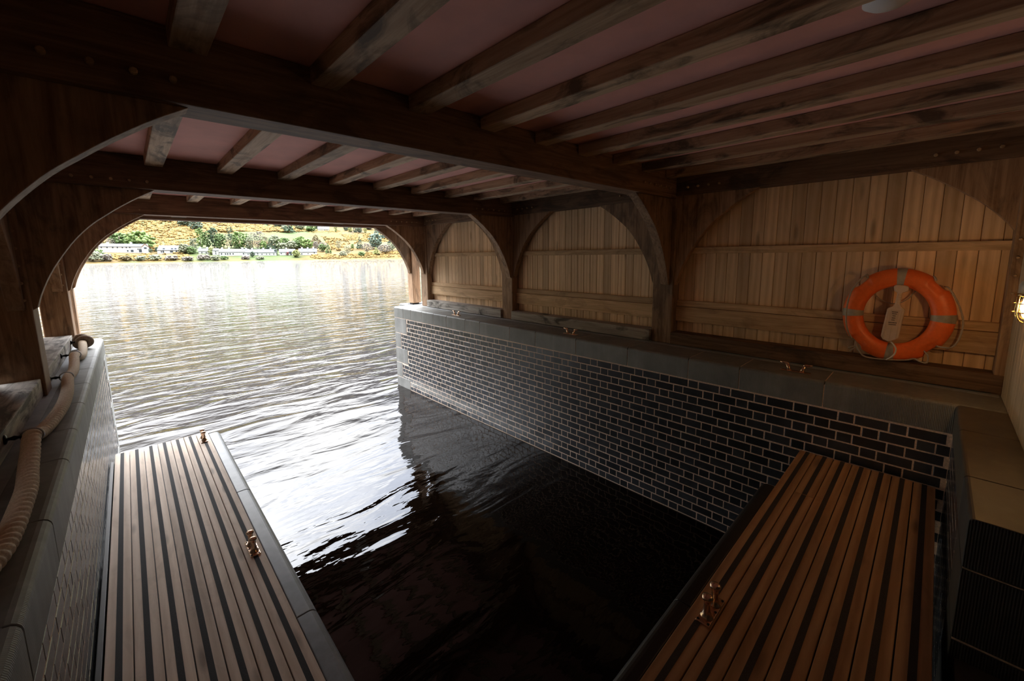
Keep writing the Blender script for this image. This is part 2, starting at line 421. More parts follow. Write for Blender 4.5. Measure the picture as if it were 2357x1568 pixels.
for i, ((y0, y1), (p0, p1)) in enumerate(zip(BEAMS, POSTS)):
    b = thing('crossbeam', 'massive dark oak crossbeam under the pink ceiling, '+['the one nearest the camera', 'the middle one of three', 'the one framing the lake opening'][i], 'beam', (2.2, (y0+y1)/2, ZBM))
    mb = MB(); mb.box(-.95, 5.4, y0, y1, ZBM, ZCEIL-.002); mb.build('beam_timber', oakX, b, bevel=.008)
    zp = [3.86, 3.84, 3.836][i]
    for k in range(5): peg(b, (-.27+.124*k, y0, zp), (0, -1, 0))
    for k in range(6): peg(b, (4.24+.124*k, y0, zp+.02), (0, -1, 0))
    for side, s in (('left', 1), ('right', -1)):
        x = PLX if s > 0 else PRX
        if i == 0 and s > 0: pass
        t = thing('timber_post', 'square pegged oak post on the %s quay, %s' % (side, ['nearest the camera', 'middle one of three', 'last before the lake opening'][i]), 'post', (x-s*.14, (p0+p1)/2, ZC))
        mb = MB(); mb.box(min(x, x-s*.28), max(x, x-s*.28), p0, p1, ZC+.004, 3.79); mb.build('post_timber', oakZ, t, bevel=.012)
        for k in range(6): peg(t, (x-s*.04, p0, 2.77+.146*k), (0, -1, 0))
        for k in range(4): peg(t, (x, p0+.05, 2.1+.16*k), (s, 0, 0), .008, .012) if False else None
        brace('curved_brace', 'solid curved oak brace joining the %s post to the crossbeam %s' % (side, FR[i]), x, s, y0+.045, .11)
# outer eave frame beyond the quay
t = thing('eave_beam', 'narrow outer oak eave beam just beyond the lake opening', 'beam', (2.2, 8.99, ZBM))
mb = MB(); mb.box(-.95, 5.4, 8.88, 9.10, ZBM-.02, 3.98); mb.build('beam_timber', oakX, t, bevel=.008)
for side, s, x in (('left', 1, PLX+.0), ('right', -1, PRX)):
    t = thing('outer_post', 'freestanding oak post on a steel foot at the %s quay end' % side, 'post', (x-s*.11, 8.99, ZC))
    mb = MB(); mb.box(min(x, x-s*.22), max(x, x-s*.22), 8.88, 9.10, ZC+.03, 3.78); mb.build('post_timber', oakZ, t, bevel=.01)
    mb = MB(); mb.box(min(x+s*.03, x-s*.25), max(x+s*.03, x-s*.25), 8.86, 9.12, ZC, ZC+.012); mb.box(min(x, x-s*.18), max(x, x-s*.18), 8.92, 9.06, ZC+.012, ZC+.03); mb.build('steel_foot', ironM, t)
    brace('curved_brace', 'outermost curved oak brace on the %s, at the eave beam' % side, x, s, 8.92, .11)
for k, x in enumerate((.62, 3.25)):
    mb = MB(); mb.box(x, x+.2, 8.463, 8.877, 3.80, 3.90); o = mb.build('eave_block', wood('pale_block%d' % k, (.7, .66, .6), (.5, .45, .4), (.3, .25, .2), 1), loc=(x+.1, 8.67, 3.8)); tag(o, 'short pale tie block between the last crossbeam and eave beam, %s' % ('left one' if k == 0 else 'right one'), 'block')
# wall plates
for side, x0 in (('right', 5.05), ('left', -.86)):
    ys = [YW-.02]+[v for b in BEAMS for v in b]
    for i in range(3):
        a, b = ys[2*i], ys[2*i+1]
        t = thing('wall_plate', 'long dark oak wall plate on top of the %s wall, %s' % (side, BAYS[i]), 'beam', (x0+.1, (a+b)/2, 3.80))
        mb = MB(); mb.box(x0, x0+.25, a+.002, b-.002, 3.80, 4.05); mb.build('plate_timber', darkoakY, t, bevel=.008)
        if side == 'right':
            for k in range(4): peg(t, (x0, a+.2+.12*k, 3.89), (-1, 0, 0)); peg(t, (x0, b-.15-.12*k, 3.89), (-1, 0, 0))
# wall-plane braces
for side, x0 in (('right', 5.085), ('left', -.76)):
    for i in range(3):
        bracey('curved wall brace on the camera side of the %s post %s' % (side, FR[i]), x0, .10, POSTS[i][0], -1)
        if i < 2: bracey('curved wall brace on the lake side of the %s post %s' % (side, FR[i]), x0, .10, POSTS[i][1], 1)
bracey('broad curved oak brace in the right back corner above the lifebuoy and lamp', 5.085, .10, YW+.01, 1, off=.22)
# corner post
t = thing('corner_post', 'slim dark oak corner post beside the wall lamp', 'post', (5.12, YW+.025, ZC))
mb = MB(); mb.box(5.03, 5.21, YW-.01, YW+.05, ZC+.004, 3.80); mb.build('post_timber', oakZ, t, bevel=.005)
for k in range(4): peg(t, (5.03, YW+.02, 2.75+.14*k), (-1, 0, 0), .01, .03)
# joists
bayY = [(YW-.03, BEAMS[0][0]), (BEAMS[0][1], BEAMS[1][0]), (BEAMS[1][1], BEAMS[2][0])]
for i, (a, b) in enumerate(bayY):
    for k in range(9):
        x = .222+.567*k
        dz = random.uniform(-.004, .004)
        mb = MB(); mb.box(x, x+.135, a+.001, b-.001, ZJ+dz, ZCEIL-.001)
        o = mb.build('ceiling_joist', joistY, loc=(x+.067, (a+b)/2, ZJ), bevel=.006)
        tag(o, 'rough oak ceiling joist in the %s, %s from the left wall' % (BAYS[i], ORD[k]), 'joist', 'oak joists in the %s' % BAYS[i])
mb = MB(); mb.box(-1.3, 5.6, -1.25, 9.35, ZCEIL, ZCEIL+.12); struct(mb.build('ceiling', ceilM))
# ------------------------------------------------------------------ walls of boards
def planks(name, m, place, u0, u1, z0, z1, wd=.1235, phase=0.0):
    mb = MB(); k = math.floor((u0-phase)/wd)
    while phase+k*wd < u1-.01:
        a = max(u0, phase+k*wd)+.0015; b = min(u1, phase+(k+1)*wd)-.0015
        if b-a > .015:
            P = []
            for w in (0, .018, .022):
                e = 0 if w < .02 else .004
                P.append([place(a+e, z0, w), place(b-e, z0, w), place(b-e, z1, w), place(a+e, z1, w)])
            vs = P[0]+P[1]+P[2]
            fs = [(3, 2, 1, 0), (8, 9, 10, 11)]
            for l in (0, 4):
                for q in range(4): fs.append((l+q, l+(q+1) % 4, l+4+(q+1) % 4, l+4+q))
            mb.add(vs, fs)
        k += 1
    return mb
segs = [(YW-.01, POSTS[0][0]), (POSTS[0][1], POSTS[1][0]), (POSTS[1][1], POSTS[2][0])]
mb = MB(); [mb.box(5.245, 5.30, a+(.002 if a > 0 else -.04), b-.002, ZC+.014, ZCEIL-.003) for a, b in segs]; bkR = mb.build('wall_right', darkM, kind='structure')
mb = MB(); [mb.box(-1.0, -.945, a+(.002 if a > 0 else -.04), b-.002, ZC+.014, ZCEIL-.003) for a, b in segs]; bkL = mb.build('wall_left', darkM, kind='structure')
for i, (a, b) in enumerate(segs):
    planks('', None, lambda u, z, w: (5.244-w, u, z), a, b, ZC+.03, 3.97, phase=.0186).build('board_cladding', larchZ, bkR)
    planks('', None, lambda u, z, w: (-.944+w, u, z), a, b, ZC+.03, 3.97).build('board_cladding', larchZ, bkL)
    for side, xa, xb in (('right', 5.02, 5.22), ('left', -.92, -.645)):
        t = thing('timber_sill', ('dark shade-toned' if (i == 0 and side == 'right') else 'weathered grey')+' oak sill beam on the %s quay, %s' % (side, BAYS[i]), 'beam', ((xa+xb)/2, (a+b)/2, ZC))
        mb = MB(); mb.box(xa, xb, a+.003, b-.003, ZC+.012, 2.082); mb.build('sill_timber', darkoakY if (i == 0 and side == 'right') else sillY, t, bevel=.008)  # front right sill: darker oak, with that bay's shade partly in its colour
    xs = (5.175, 5.221)
    t = thing('middle_rail', 'thin pale oak rail halfway up the boarded right wall, %s' % BAYS[i], 'rail', (5.2, (a+b)/2, 3.09))
    mb = MB(); mb.box(5.17, 5.221, a+.02, b-.003, 3.088, 3.165); mb.build('rail_timber', railY, t, bevel=.004)
    t = thing('lower_rail', 'broad pale oak backrest rail low on the boarded right wall, %s' % BAYS[i], 'rail', (5.2, (a+b)/2, 2.22))
    mb = MB(); mb.box(5.162, 5.221, a+.02, b-.003, 2.217, 2.408); mb.build('broad_board', railY, t, bevel=.004)
    mb = MB(); mb.box(5.175, 5.221, a+.02, b-.003, 2.412, 2.49); mb.build('top_strip', railY, t, bevel=.004)
for side, xa, xb in (('right', 4.955, 5.3), ('left', -.9, -.585)):
    mb = MB(); mb.box(xa, xb, YW+.01, YE-.25, ZC+.0005, ZC+.003)
    o = mb.build('lead_flashing', leadM, loc=((xa+xb)/2, 4, ZC)); tag(o, 'pale grey flashing strip along the %s coping under the sill beams' % side, 'flashing')
# back wall
mb = MB(); mb.box(-1.0, 5.3, YW-.08, YW-.024, 1.22, ZCEIL-.003); bw = struct(mb.build('wall_back', darkM))
planks('', None, lambda u, z, w: (u, YW-.023+w, z), 2.61, 5.0, ZC+.004, 3.97).build('board_cladding', paleZ, bw)
planks('', None, lambda u, z, w: (u, YW-.023+w, z), -.9, 2.598, 1.23, 3.97).build('board_cladding', darkM, bw)  # boards behind the camera, darkened to cut light bounced onto the beams

# ------------------------------------------------------------------ docks
def fender_piece(parent, prof, a, b, axis, m):
    mb = MB()
    if axis == 'y': mb.prism([(x, a, z) for x, z in prof], (0, b-a, 0))
    else: mb.prism([(a, y, z) for y, z in prof], (b-a, 0, 0))
    return mb.build('fender', m, parent, smooth=False, bevel=.006)
def fprof(x, z, s, w=.125, h=.26):
    r = .055; p = [(x, z-.004)]
    for k in range(7):
        a = PI/2*k/6; p.append((x+s*(w-r+r*math.sin(a)), z-.004-r*(1-math.cos(a))))
    for k in range(5):
        a = PI/2*k/4; p.append((x+s*(w-.03+.03*math.cos(a)), z-h+.03-.03*math.sin(a)))
    return p+[(x, z-h)]
# left dock (runs out towards the lake)
ZL = .79
dl = thing('floating_dock', 'sunlit pale timber dock with black grip strips along the left wall', 'dock', (.1, 3.2, ZL))
for k in range(7):
    x = -.333+.128*k; y1 = 6.60
    for s_, (a, b) in enumerate(((x+.003, x+.0465), (x+.0815, x+.125))):
        pass
    mb = MB(); mb.box(x+.003, x+.125, -.12, y1+random.uniform(-.01, .01), ZL-.03, ZL)
    bd = mb.build('deck_board', deckY, dl, bevel=.003)
    mb = MB(); mb.box(x+.0485, x+.0795, -.12, y1-.012, ZL-.01, ZL+.0015); mb.build('grip_strip', gripM, bd)
mb = MB(); mb.box(-.30, .555, -.1, 6.52, ZL-.24, ZL-.032)
for y in (1.2, 3.2, 5.2, 6.4): mb.box(-.2, .45, y-.12, y+.12, -.6, ZL-.2)
mb.build('dock_frame', darkM, dl)
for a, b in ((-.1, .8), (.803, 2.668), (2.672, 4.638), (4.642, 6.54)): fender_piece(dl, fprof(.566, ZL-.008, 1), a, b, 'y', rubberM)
mb = MB(); mb.box(XL+.008, -.34, .0, 6.4, ZL-.10, ZL-.012); mb.build('rubbing_strip', darkM, dl, bevel=.004)
# right dock (runs along the back quay)
ZR = 1.23
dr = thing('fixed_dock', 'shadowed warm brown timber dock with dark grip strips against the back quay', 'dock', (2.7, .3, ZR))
for k in range(7):
    y = -.149+.128*k
    if k == 5:
        pieces = [(.7, 3.62), (3.623, 4.46)]
    else: pieces = [(.7, 4.46)]
    for a, b in pieces:
        mb = MB(); mb.box(a, b, y+.003, y+.125, ZR-.03, ZR)
        bd = mb.build('deck_board', deckX, dr, bevel=.003)
        mb = MB(); mb.box(a+.004, b-.003, y+.049, y+.079, ZR-.01, ZR+.0015); mb.build('grip_strip', gripD, bd)
mb = MB(); mb.box(.72, 4.42, -.13, .735, ZR-.24, ZR-.032)
for x in (1.0, 2.4, 3.8): mb.box(x-.1, x+.1, .1, .5, -.6, ZR-.2)
mb.build('dock_frame', darkM, dr)
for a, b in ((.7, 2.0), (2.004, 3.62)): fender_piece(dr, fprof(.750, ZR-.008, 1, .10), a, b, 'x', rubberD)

# ------------------------------------------------------------------ dock bollard cleats
def bollard_cleat(label, c, axis, group=None):
    o = thing('bollard_cleat', label, 'cleat', c, group)
    cx, cy, cz = c
    L, Wd = .113, .036
    hx, hy = (Wd, L) if axis == 'y' else (L, Wd)
    mb = MB(); mb.box(cx-hx, cx+hx, cy-hy, cy+hy, cz+.001, cz+.013)
    bp = mb.build('base_plate', bronzeM, o, bevel=.009, bseg=3)
    for a, b in ((-1, -1), (-1, 1), (1, -1), (1, 1), (0, -1), (0, 1)):
        u, v = (b*.025, a*.098) if axis == 'y' else (a*.098, b*.025)
        mb = MB(); mb.lathe([(.0068, 0), (.0068, .0016)], (cx+u, cy+v, cz+.0128), 10); mb.build('screw_hole', holeM, bp)
    for s in (-1, 1):
        u, v = (0, s*.052) if axis == 'y' else (s*.052, 0)
        mb = MB(); mb.lathe([(.034, 0), (.031, .006), (.022, .018), (.0175, .04), (.0165, .07), (.019, .088), (.026, .098), (.028, .105), (.025, .113), (.015, .119), (0, .121)], (cx+u, cy+v, cz+.012), 20)
        mb.build('bollard', bronzeM, o, smooth=True)
    return o
bollard_cleat('polished bronze twin bollard cleat halfway along the pale left dock', (.50, 3.585, ZL), 'y')
bollard_cleat('small bronze twin bollard cleat at the lake end of the left dock', (.49, 6.32, ZL), 'y')
bollard_cleat('shiny copper coloured twin bollard cleat on the brown right dock', (2.035, .66, ZR), 'x')
# horn cleats on the right coping
def horn_cleat(label, y):
    x = 4.70; o = thing('horn_cleat', label, 'cleat', (x, y, ZC))
    mb = MB(); mb.prism([(x-.028, y-.125, ZC+.001), (x+.028, y-.125, ZC+.001), (x+.028, y+.125, ZC+.001), (x-.028, y+.125, ZC+.001)], (0, 0, .008)); mb.build('base_plate', bronzeM, o, bevel=.004)
    for s in (-1, 1):
        mb = MB(); mb.tube([(x, y+s*.05, ZC+.005), (x, y+s*.058, ZC+.03), (x, y+s*.075, ZC+.07)], lambda i, a: [.022, .015, .013][i], 12)
        mb.build('cleat_leg', bronzeM, o, smooth=True)
        mb = MB(); mb.tube([(x, y+s*.055, ZC+.070), (x, y+s*.075, ZC+.075), (x, y+s*.105, ZC+.078), (x, y+s*.135, ZC+.082)], lambda i, a: [.006, .014, .011, .007][i], 12)
        mb.build('cleat_horn', bronzeM, o, smooth=True)
horn_cleat('small bronze horn cleat on the right coping, farthest near the lake end', 6.58)
horn_cleat('small bronze horn cleat on the right coping below the second boarded bay', 3.69)
horn_cleat('small bronze horn cleat on the right coping near the lifebuoy', .88)

# ------------------------------------------------------------------ rope rail
RP = [(-.535, 7.84, 2.01), (-.517, 7.5, 1.975), (-.507, 7.2, 1.958), (-.515, 6.95, 1.965), (-.54, 6.76, 2.02), (-.528, 6.5, 1.985), (-.518, 6.2, 1.958), (-.521, 6.0, 1.957), (-.527, 5.76, 1.963), (-.505, 5.4, 1.955), (-.49, 5.1, 1.955), (-.485, 4.7, 1.955), (-.505, 4.3, 1.957), (-.528, 4.0, 1.975), (-.535, 3.8, 2.02), (-.525, 3.6, 1.984), (-.508, 3.35, 1.958), (-.485, 3.1, 1.955), (-.478, 2.85, 1.955), (-.476, 2.6, 1.956), (-.485, 2.4, 1.966), (-.52, 2.1, 2.0), (-.535, 1.8, 2.03), (-.52, 1.5, 1.96)]
def catmull(P, step):
    P = [Vector(p) for p in P]; P = [P[0]*2-P[1]]+P+[P[-1]*2-P[-2]]; out = []
    for i in range(1, len(P)-2):
        n_ = max(2, int((P[i+1]-P[i]).length/step))
        for k in range(n_):
            t = k/n_; out.append(.5*((2*P[i])+(P[i+1]-P[i-1])*t+(2*P[i-1]-5*P[i]+4*P[i+1]-P[i+2])*t*t+(3*P[i]-P[i-1]-3*P[i+1]+P[i+2])*t**3))
    return out+[P[-2]]
ropeM = N('hemp_rope'); ropeM.col(ropeM.ramp(ropeM.noise(ropeM.coords((60, 60, 60)), 2, 5), [(.3, (.50, .39, .27)), (.7, (.74, .62, .47))])); ropeM.set(Roughness=.85); ropeM = ropeM.m
rp = thing('rope_rail', 'thick twisted hemp rope handrail swagged along the left quay', 'rope', (-.51, 4.8, 1.96))
path = catmull(RP, .0055)
def rr(i, a): return .0385*(.90+.19*abs(math.cos(1.5*a-i*.0055*PI/.050)))
mb = MB(); mb.tube(path, rr, 24); mb.build('rope', ropeM, rp, smooth=True)
mb = MB()
for k in range(3):
    a = k*PI*2/3
    mb.torus((-.535+.02*math.cos(a), 7.86+.02*k, 2.015+.02*math.sin(a)), (.25*math.sin(a), 1, .25*math.cos(a)), .058, .034, 22, 10)
mb.build('end_knot', simple('dark_rope', (.24, .18, .13), .85, 0, 80, .4, .003), rp, smooth=True)
def bracket(y, z, label):
    o = thing('rope_bracket', label, 'bracket', (-.645, y, z))
    mb = MB(); mb.lathe([(.03, 0), (.028, .008), (.012, .014)], (-.645, y, z), 14, (1, 0, 0)); mb.build('wall_plate', ironM, o, smooth=True)
    mb = MB(); mb.tube([(-.64, y, z), (-.62, y, z), (-.605, y, z), (-.59, y, z), (-.575, y, z)], lambda i, a: [.008, .010, .015, .009, .010][i], 10); mb.build('arm', ironM, o, smooth=True)
    mb = MB(); mb.torus((-.535, y, z-.005), (0, 1, .12), .047, .0055, 26, 8); mb.build('ring', whiteP if False else steelM, o, smooth=True)
for y, z, l in ((7.865, 2.02, 'black iron rope bracket with ring at the knotted rope end'), (6.76, 2.03, 'black iron rope bracket with ring between the knot and the last left post'), (5.76, 1.985, 'black iron rope bracket with ring beside the middle left post'), (3.80, 2.03, 'black iron rope bracket with ring nearest the camera on the left sill'), (1.8, 2.03, 'black iron rope bracket with ring under the near rope at the left edge')): bracket(y, z, l)

# ------------------------------------------------------------------ lifebuoy
BX, BY, BZ = 5.085, .227, 2.507
SY, SZ = .302, .347         # half sizes of the ring's centre line across / up
TR = .078                    # tube half width
def ringpt(ph, rad_out, xo):   # ph: 0 = towards +y, 90 up
    return Vector((BX-xo, BY+(SY+rad_out)*math.cos(ph), BZ+(SZ+rad_out*1.06)*math.sin(ph)))
lb = thing('lifebuoy', 'orange lifebuoy ring with reflective bands hanging on the boarded right wall', 'lifebuoy', (BX, BY, BZ-.43))
def ringmesh(ph0, ph1, n_, grow, notch=True, closed=False, rs=28):
    mb = MB(); vs = []; cnt = n_ if closed else n_+1
    for i in range(cnt):
        ph = ph0+(ph1-ph0)*i/n_; deg = math.degrees(ph) % 90-45
        nf = max(0, 1-(abs(deg)/11)**4) if notch else 0
        for k in range(rs):
            b = 2*PI*k/rs; o_ = math.cos(b)*(TR+grow); xo = math.sin(b)*(.056+grow)
            if nf > 0 and o_ > .01: o_ = o_*(1-nf)+nf*min(o_, .034+.25*o_); 
            if nf > 0 and math.cos(b) > .1: xo *= (1-.25*nf)
            vs.append(ringpt(ph, o_, xo))
    m_ = cnt if closed else cnt-1
    fs = [(i*rs+k, ((i+1) % cnt)*rs+k, ((i+1) % cnt)*rs+(k+1) % rs, i*rs+(k+1) % rs) for i in range(m_) for k in range(rs)]
    mb.add(vs, fs); return mb
ringmesh(0, 2*PI, 180, 0, True, True).build('ring', orangeM, lb, smooth=True)
for k, d in enumerate((0, 90, 180, 270)):
    a = math.radians(d+ (2 if d in (90, 270) else 0)); w = math.radians(5.2)
    ringmesh(a-w, a+w, 8, .0012, False).build('reflective_band', tapeM, lb, smooth=True)
def cord(name, pts, r, m, parent, step=.01, twist=True):
    P = catmull(pts, step); mb = MB()
    mb.tube(P, (lambda i, a: r*(1+.14*math.cos(2*a-i*step/ .02*2))) if twist else r, 10); return mb.build(name, m, parent, smooth=True)
def onb(px, py, x):     # a point of the photograph carried to the plane X = x
    d = ray(px, py); return CAM+d*(x/d.x)
cord('grab_line', [onb(1999, 640, 5.08), onb(1990, 636, 5.03), onb(1975, 650, 5.0), onb(1958, 675, 4.99), onb(1949, 710, 4.985), onb(1948, 745, 4.99), onb(1953, 765, 5.0), onb(1960, 777, 5.05)], .0065, cordM, lb)
cord('grab_line', [onb(1970, 787, 5.07), onb(1971, 795, 5.02), onb(1980, 812, 5.0), onb(1995, 822, 5.01), onb(2040, 828, 5.02), onb(2085, 829, 5.03), onb(2105, 826, 5.03), onb(2118, 833, 5.0), onb(2133, 835, 5.0), onb(2136, 820, 5.0), onb(2127, 808, 5.05)], .0065, cordM, lb)
cord('grab_line', [onb(2175, 660, 5.09), onb(2184, 663, 5.06), onb(2196, 680, 5.06), onb(2210, 710, 5.07), onb(2217, 745, 5.07), onb(2208, 780, 5.05), onb(2192, 799, 5.03), onb(2172, 800, 5.02), onb(2152, 796, 5.06)], .0065, cordM, lb)
cord('grab_line', [onb(1996, 650, 5.1), onb(2012, 676, 5.17), onb(2028, 690, 5.17), onb(2045, 697, 5.17), onb(2065, 699, 5.17), onb(2090, 688, 5.17), onb(2108, 670, 5.17), onb(2150, 640, 5.1)], .005, cordM, lb)
cord('frayed_end', [onb(1971, 795, 5.02), onb(1962, 798, 5.01), onb(1952, 801, 5.0)], .006, cordM, lb)
cord('frayed_end', [onb(1971, 796, 5.02), onb(1963, 803, 5.01), onb(1956, 808, 5.0)], .006, cordM, lb)
cord('grab_line', [onb(1999, 640, 5.06), onb(1996, 632, 5.04), onb(1991, 636, 5.03)], .0065, cordM, lb)
cord('grab_line', [onb(2150, 636, 5.06), onb(2153, 640, 5.04), onb(2156, 646, 5.03)], .0065, cordM, lb)
# throwing paddle inside the ring
pd = thing('rescue_line_paddle', 'cream plastic throw line holder with black print wedged inside the orange lifebuoy', 'rescue line', (5.03, .2, 2.3))
PXS = 5.025
def onp(px, py, dx=0): return onb(px, py, PXS+dx)
SC = 11.2
def pz(a, b, dx=0): return onp(2025+a/SC, 650+b/SC, dx)
outl = [(190, 680), (300, 640), (370, 590), (395, 540), (450, 285), (440, 265), (365, 215), (360, 120), (385, 80), (440, 66), (640, 78), (735, 105), (752, 140), (735, 235), (600, 268), (580, 290), (525, 560), (545, 620), (640, 710), (640, 760), (480, 1440), (400, 1490), (215, 1535), (75, 1470), (22, 1380)]
fr = [pz(a, b, 0) for a, b in outl]
mb = MB(); mb.prism(fr, (.05, 0, 0)); body = mb.build('paddle_body', paddleM, pd, bevel=.009, bseg=3)
mb = MB(); mb.prism([pz(a, b, -.001) for a, b in ((285, 700), (520, 722), (425, 1128), (200, 1108))], (-.002, 0, 0)); mb.build('label_panel', simple('panel_plastic', (.60, .46, .36), .55), pd)
mb = MB()
for k in range(9):
    y = 300+28*k; xo = -6.2*k
    mb.tube([pz(455+xo, y, -.002), pz(510+xo, y+2, -.005), pz(570+xo, y+8, -.002)], .0022, 6)
mb.build('grip_rib', paddleM, pd, smooth=True)
mb = MB(); mb.tube([pz(300, 1130, -.001), pz(213, 1500, -.001)], .0016, 6); mb.tube([pz(565, 745, -.001), pz(400, 1470, -.001)], .0018, 6); mb.tube([pz(240, 705, -.001), pz(85, 1440, -.001)], .0016, 6); mb.build('moulded_seam', paddleM, pd)
mb = MB()
for (x0, x1, y) in ((315, 470, 760), (318, 445, 808), (330, 410, 862), (312, 402, 917), (302, 385, 970), (225, 437, 1030), (228, 415, 1080)):
    x = x0
    while x < x1-6:
        w_ = random.uniform(8, 15); yy = y+(x-x0)*.1
        h_ = 11
        mb.prism([pz(x, yy-h_, -.0035), pz(min(x+w_, x1), yy-h_+1, -.0035), pz(min(x+w_, x1)-2, yy+h_, -.0035), pz(x-2, yy+h_-1, -.0035)], (-.0006, 0, 0)); x += w_+4
mb.build('printed_lettering', inkM, pd)
cord('cord_loop', [pz(290, 1530, .02), onp(2056, 792, -.04), onp(2062, 803, -.06), onp(2059, 815, -.06), onp(2050, 823, -.05), onp(2040, 828, -.02)], .006, whiteM, pd, twist=False)

# ------------------------------------------------------------------ lamps
glassM, gt = mat('lamp_glass'); go = gt.nodes.new('ShaderNodeOutputMaterial'); gm = gt.nodes.new('ShaderNodeMixShader'); ga = gt.nodes.new('ShaderNodeBsdfTransparent'); gg = gt.nodes.new('ShaderNodeBsdfGlossy'); gl = gt.nodes.new('ShaderNodeLayerWeight')
ga.inputs[0].default_value = (1, .93, .82, 1); gg.inputs['Roughness'].default_value = .05; gl.inputs[0].default_value = .35
gt.links.new(gl.outputs['Fresnel'], gm.inputs[0]); gt.links.new(ga.outputs[0], gm.inputs[1]); gt.links.new(gg.outputs[0], gm.inputs[2]); gt.links.new(gm.outputs[0], go.inputs[0])
def emis(name, c, s):
    m, t = mat(name); o = t.nodes.new('ShaderNodeOutputMaterial'); e = t.nodes.new('ShaderNodeEmission'); e.inputs[0].default_value = (*c, 1); e.inputs[1].default_value = s
    t.links.new(e.outputs[0], o.inputs[0]); return m
brassM = simple('brass', (.75, .55, .28), .25, 1)
creamM = simple('cream_enamel', (.5, .46, .36), .4)
def lamp(label, x, y, z, power):
    o = thing('bulkhead_lamp', label, 'lamp', (x, y, z))
    mb = MB(); mb.lathe([(.05, 0), (.05, .02), (.03, .03), (.02, .055)], (x, YW-.002, z+.155), 18, (0, 1, 0)); mb.build('wall_mount', creamM, o, smooth=False)
    mb = MB(); mb.lathe([(.036, .075), (.038, .13), (.03, .15), (.012, .165)], (x, y, z), 20); mb.build('cap', creamM, o, smooth=True)
    mb = MB(); mb.lathe([(.046, .062), (.048, .07), (.046, .078)], (x, y, z), 24); mb.build('collar', brassM, o, smooth=True)
    mb = MB(); mb.lathe([(.038, .065), (.040, .02), (.041, -.03), (.036, -.055), (.022, -.072), (0, -.078)], (x, y, z), 24); mb.build('glass_jar', glassM, o, smooth=True)
    mb = MB(); mb.lathe([(.0, -.035), (.015, -.03), (.022, -.012), (.02, .008), (.012, .03), (.012, .05), (0, .05)], (x, y, z), 16); mb.build('bulb', emis('bulb_'+str(power), (1, .56, .22), power), o, smooth=True)
    mb = MB()
    mb.torus((x, y, z+.018), (0, 0, 1), .050, .0035, 28, 8); mb.torus((x, y, z-.035), (0, 0, 1), .052, .0035, 28, 8); mb.build('cage_ring', brassM, o, smooth=True)
    for k in range(4):
        a = PI/4+k*PI/2; c, s = math.cos(a), math.sin(a)
        mb = MB(); mb.tube([(x+c*r, y+s*r, z+h) for r, h in ((.047, .068), (.050, .02), (.052, -.035), (.045, -.062), (.028, -.085), (.006, -.096))], .0035, 8); mb.build('cage_bar', brassM, o, smooth=True)
    return o
LAMP = 165
lamp('glowing caged brass bulkhead lamp on the back wall at the right edge', 3.86, -.385, 2.755, LAMP)
lamp('second caged brass bulkhead lamp further along the back wall', .15, -.385, 3.25, LAMP*.06)
o = thing('ceiling_fitting', 'round white ceiling fitting between two near joists', 'ceiling light', (2.262, .30, ZCEIL))
mb = MB(); mb.lathe([(.085, 0), (.085, -.012), (.06, -.03), (.02, -.036), (0, -.037)], (2.262, .22, ZCEIL), 28); mb.build('cover', whiteP, o, smooth=True)

# ------------------------------------------------------------------ far shore
TP = [(570, -4), (600, 0), (612, 2.5), (640, 9), (670, 13.5), (720, 22), (800, 34), (950, 68), (1150, 128), (1400, 215), (1700, 290), (2200, 330)]
def terr(d, az=0):
    if d <= TP[0][0]: return TP[0][1]
    for (a, za), (b, zb) in zip(TP, TP[1:]):
        if d <= b:
            t = (d-a)/(b-a); z = za+(zb-za)*t
            k = min(1, max(0, (d-640)/400))
            return z*(1+.10*k*math.sin(az*7+1.2)+.05*k*math.sin(az*19))
    return TP[-1][1]
def hit(px, py):
    d = ray(px, py); hl = math.hypot(d.x, d.y); az = math.atan2(d.x, d.y); t = 560
    while t < 2100:
        z = 3.1+d.z/hl*t
        if z <= terr(t, az): break
        t += 1.0
    return Vector((d.x/hl*t, d.y/hl*t, terr(t, az))), t
def depth(p): return (p-CAM).dot(fw)
mb = MB(); A0, A1, NA = math.radians(-55), math.radians(100), 220
ds = [570, 585, 600, 606, 612, 625, 640, 655, 670, 695, 720, 760, 800, 870, 950, 1050, 1150, 1270, 1400, 1550, 1700, 1950, 2200]
vs = []
for i in range(NA+1):
    az = A0+(A1-A0)*i/NA
    for d in ds:
        j = 0 if d < 640 else noise.noise(Vector((math.sin(az)*d*.02, math.cos(az)*d*.02, 3)))*d*.004
        vs.append((math.sin(az)*d, math.cos(az)*d, terr(d, az)+j))
nd = len(ds)
mb.add(vs, [(i*nd+k, i*nd+k+1, (i+1)*nd+k+1, (i+1)*nd+k) for i in range(NA) for k in range(nd-1)])
n = N('hillside')
v = n.coords((1, 1, 1)); f1 = n.noise(v, .006, 6, .6); f2 = n.noise(v, .05, 5, .6); f3 = n.noise(v, .012, 3, .5)
green = n.ramp(f2, [(.3, (.03, .045, .014)), (.7, (.052, .07, .026))])
gold = n.ramp(f2, [(.35, (.045, .03, .01)), (.6, (.085, .058, .018))])
c = n.mix(n.ramp(f1, [(.44, (0, 0, 0)), (.52, (1, 1, 1))]), green, gold)
c = n.mix(n.ramp(f3, [(.60, (0, 0, 0)), (.68, (.8, .8, .8))]), c, (.060, .050, .028))
n.col(c); n.set(Roughness=.95, Specular_IOR_Level=.1)
hl = struct(mb.build('hillside', n.m, smooth=True))
def foliage(name, c, c2=None):
    c = tuple(x*.34 for x in c); c2 = tuple(x*.40 for x in c2)
    return simple(name, c, .9, 0, .35, .35, 0, .1, c2)
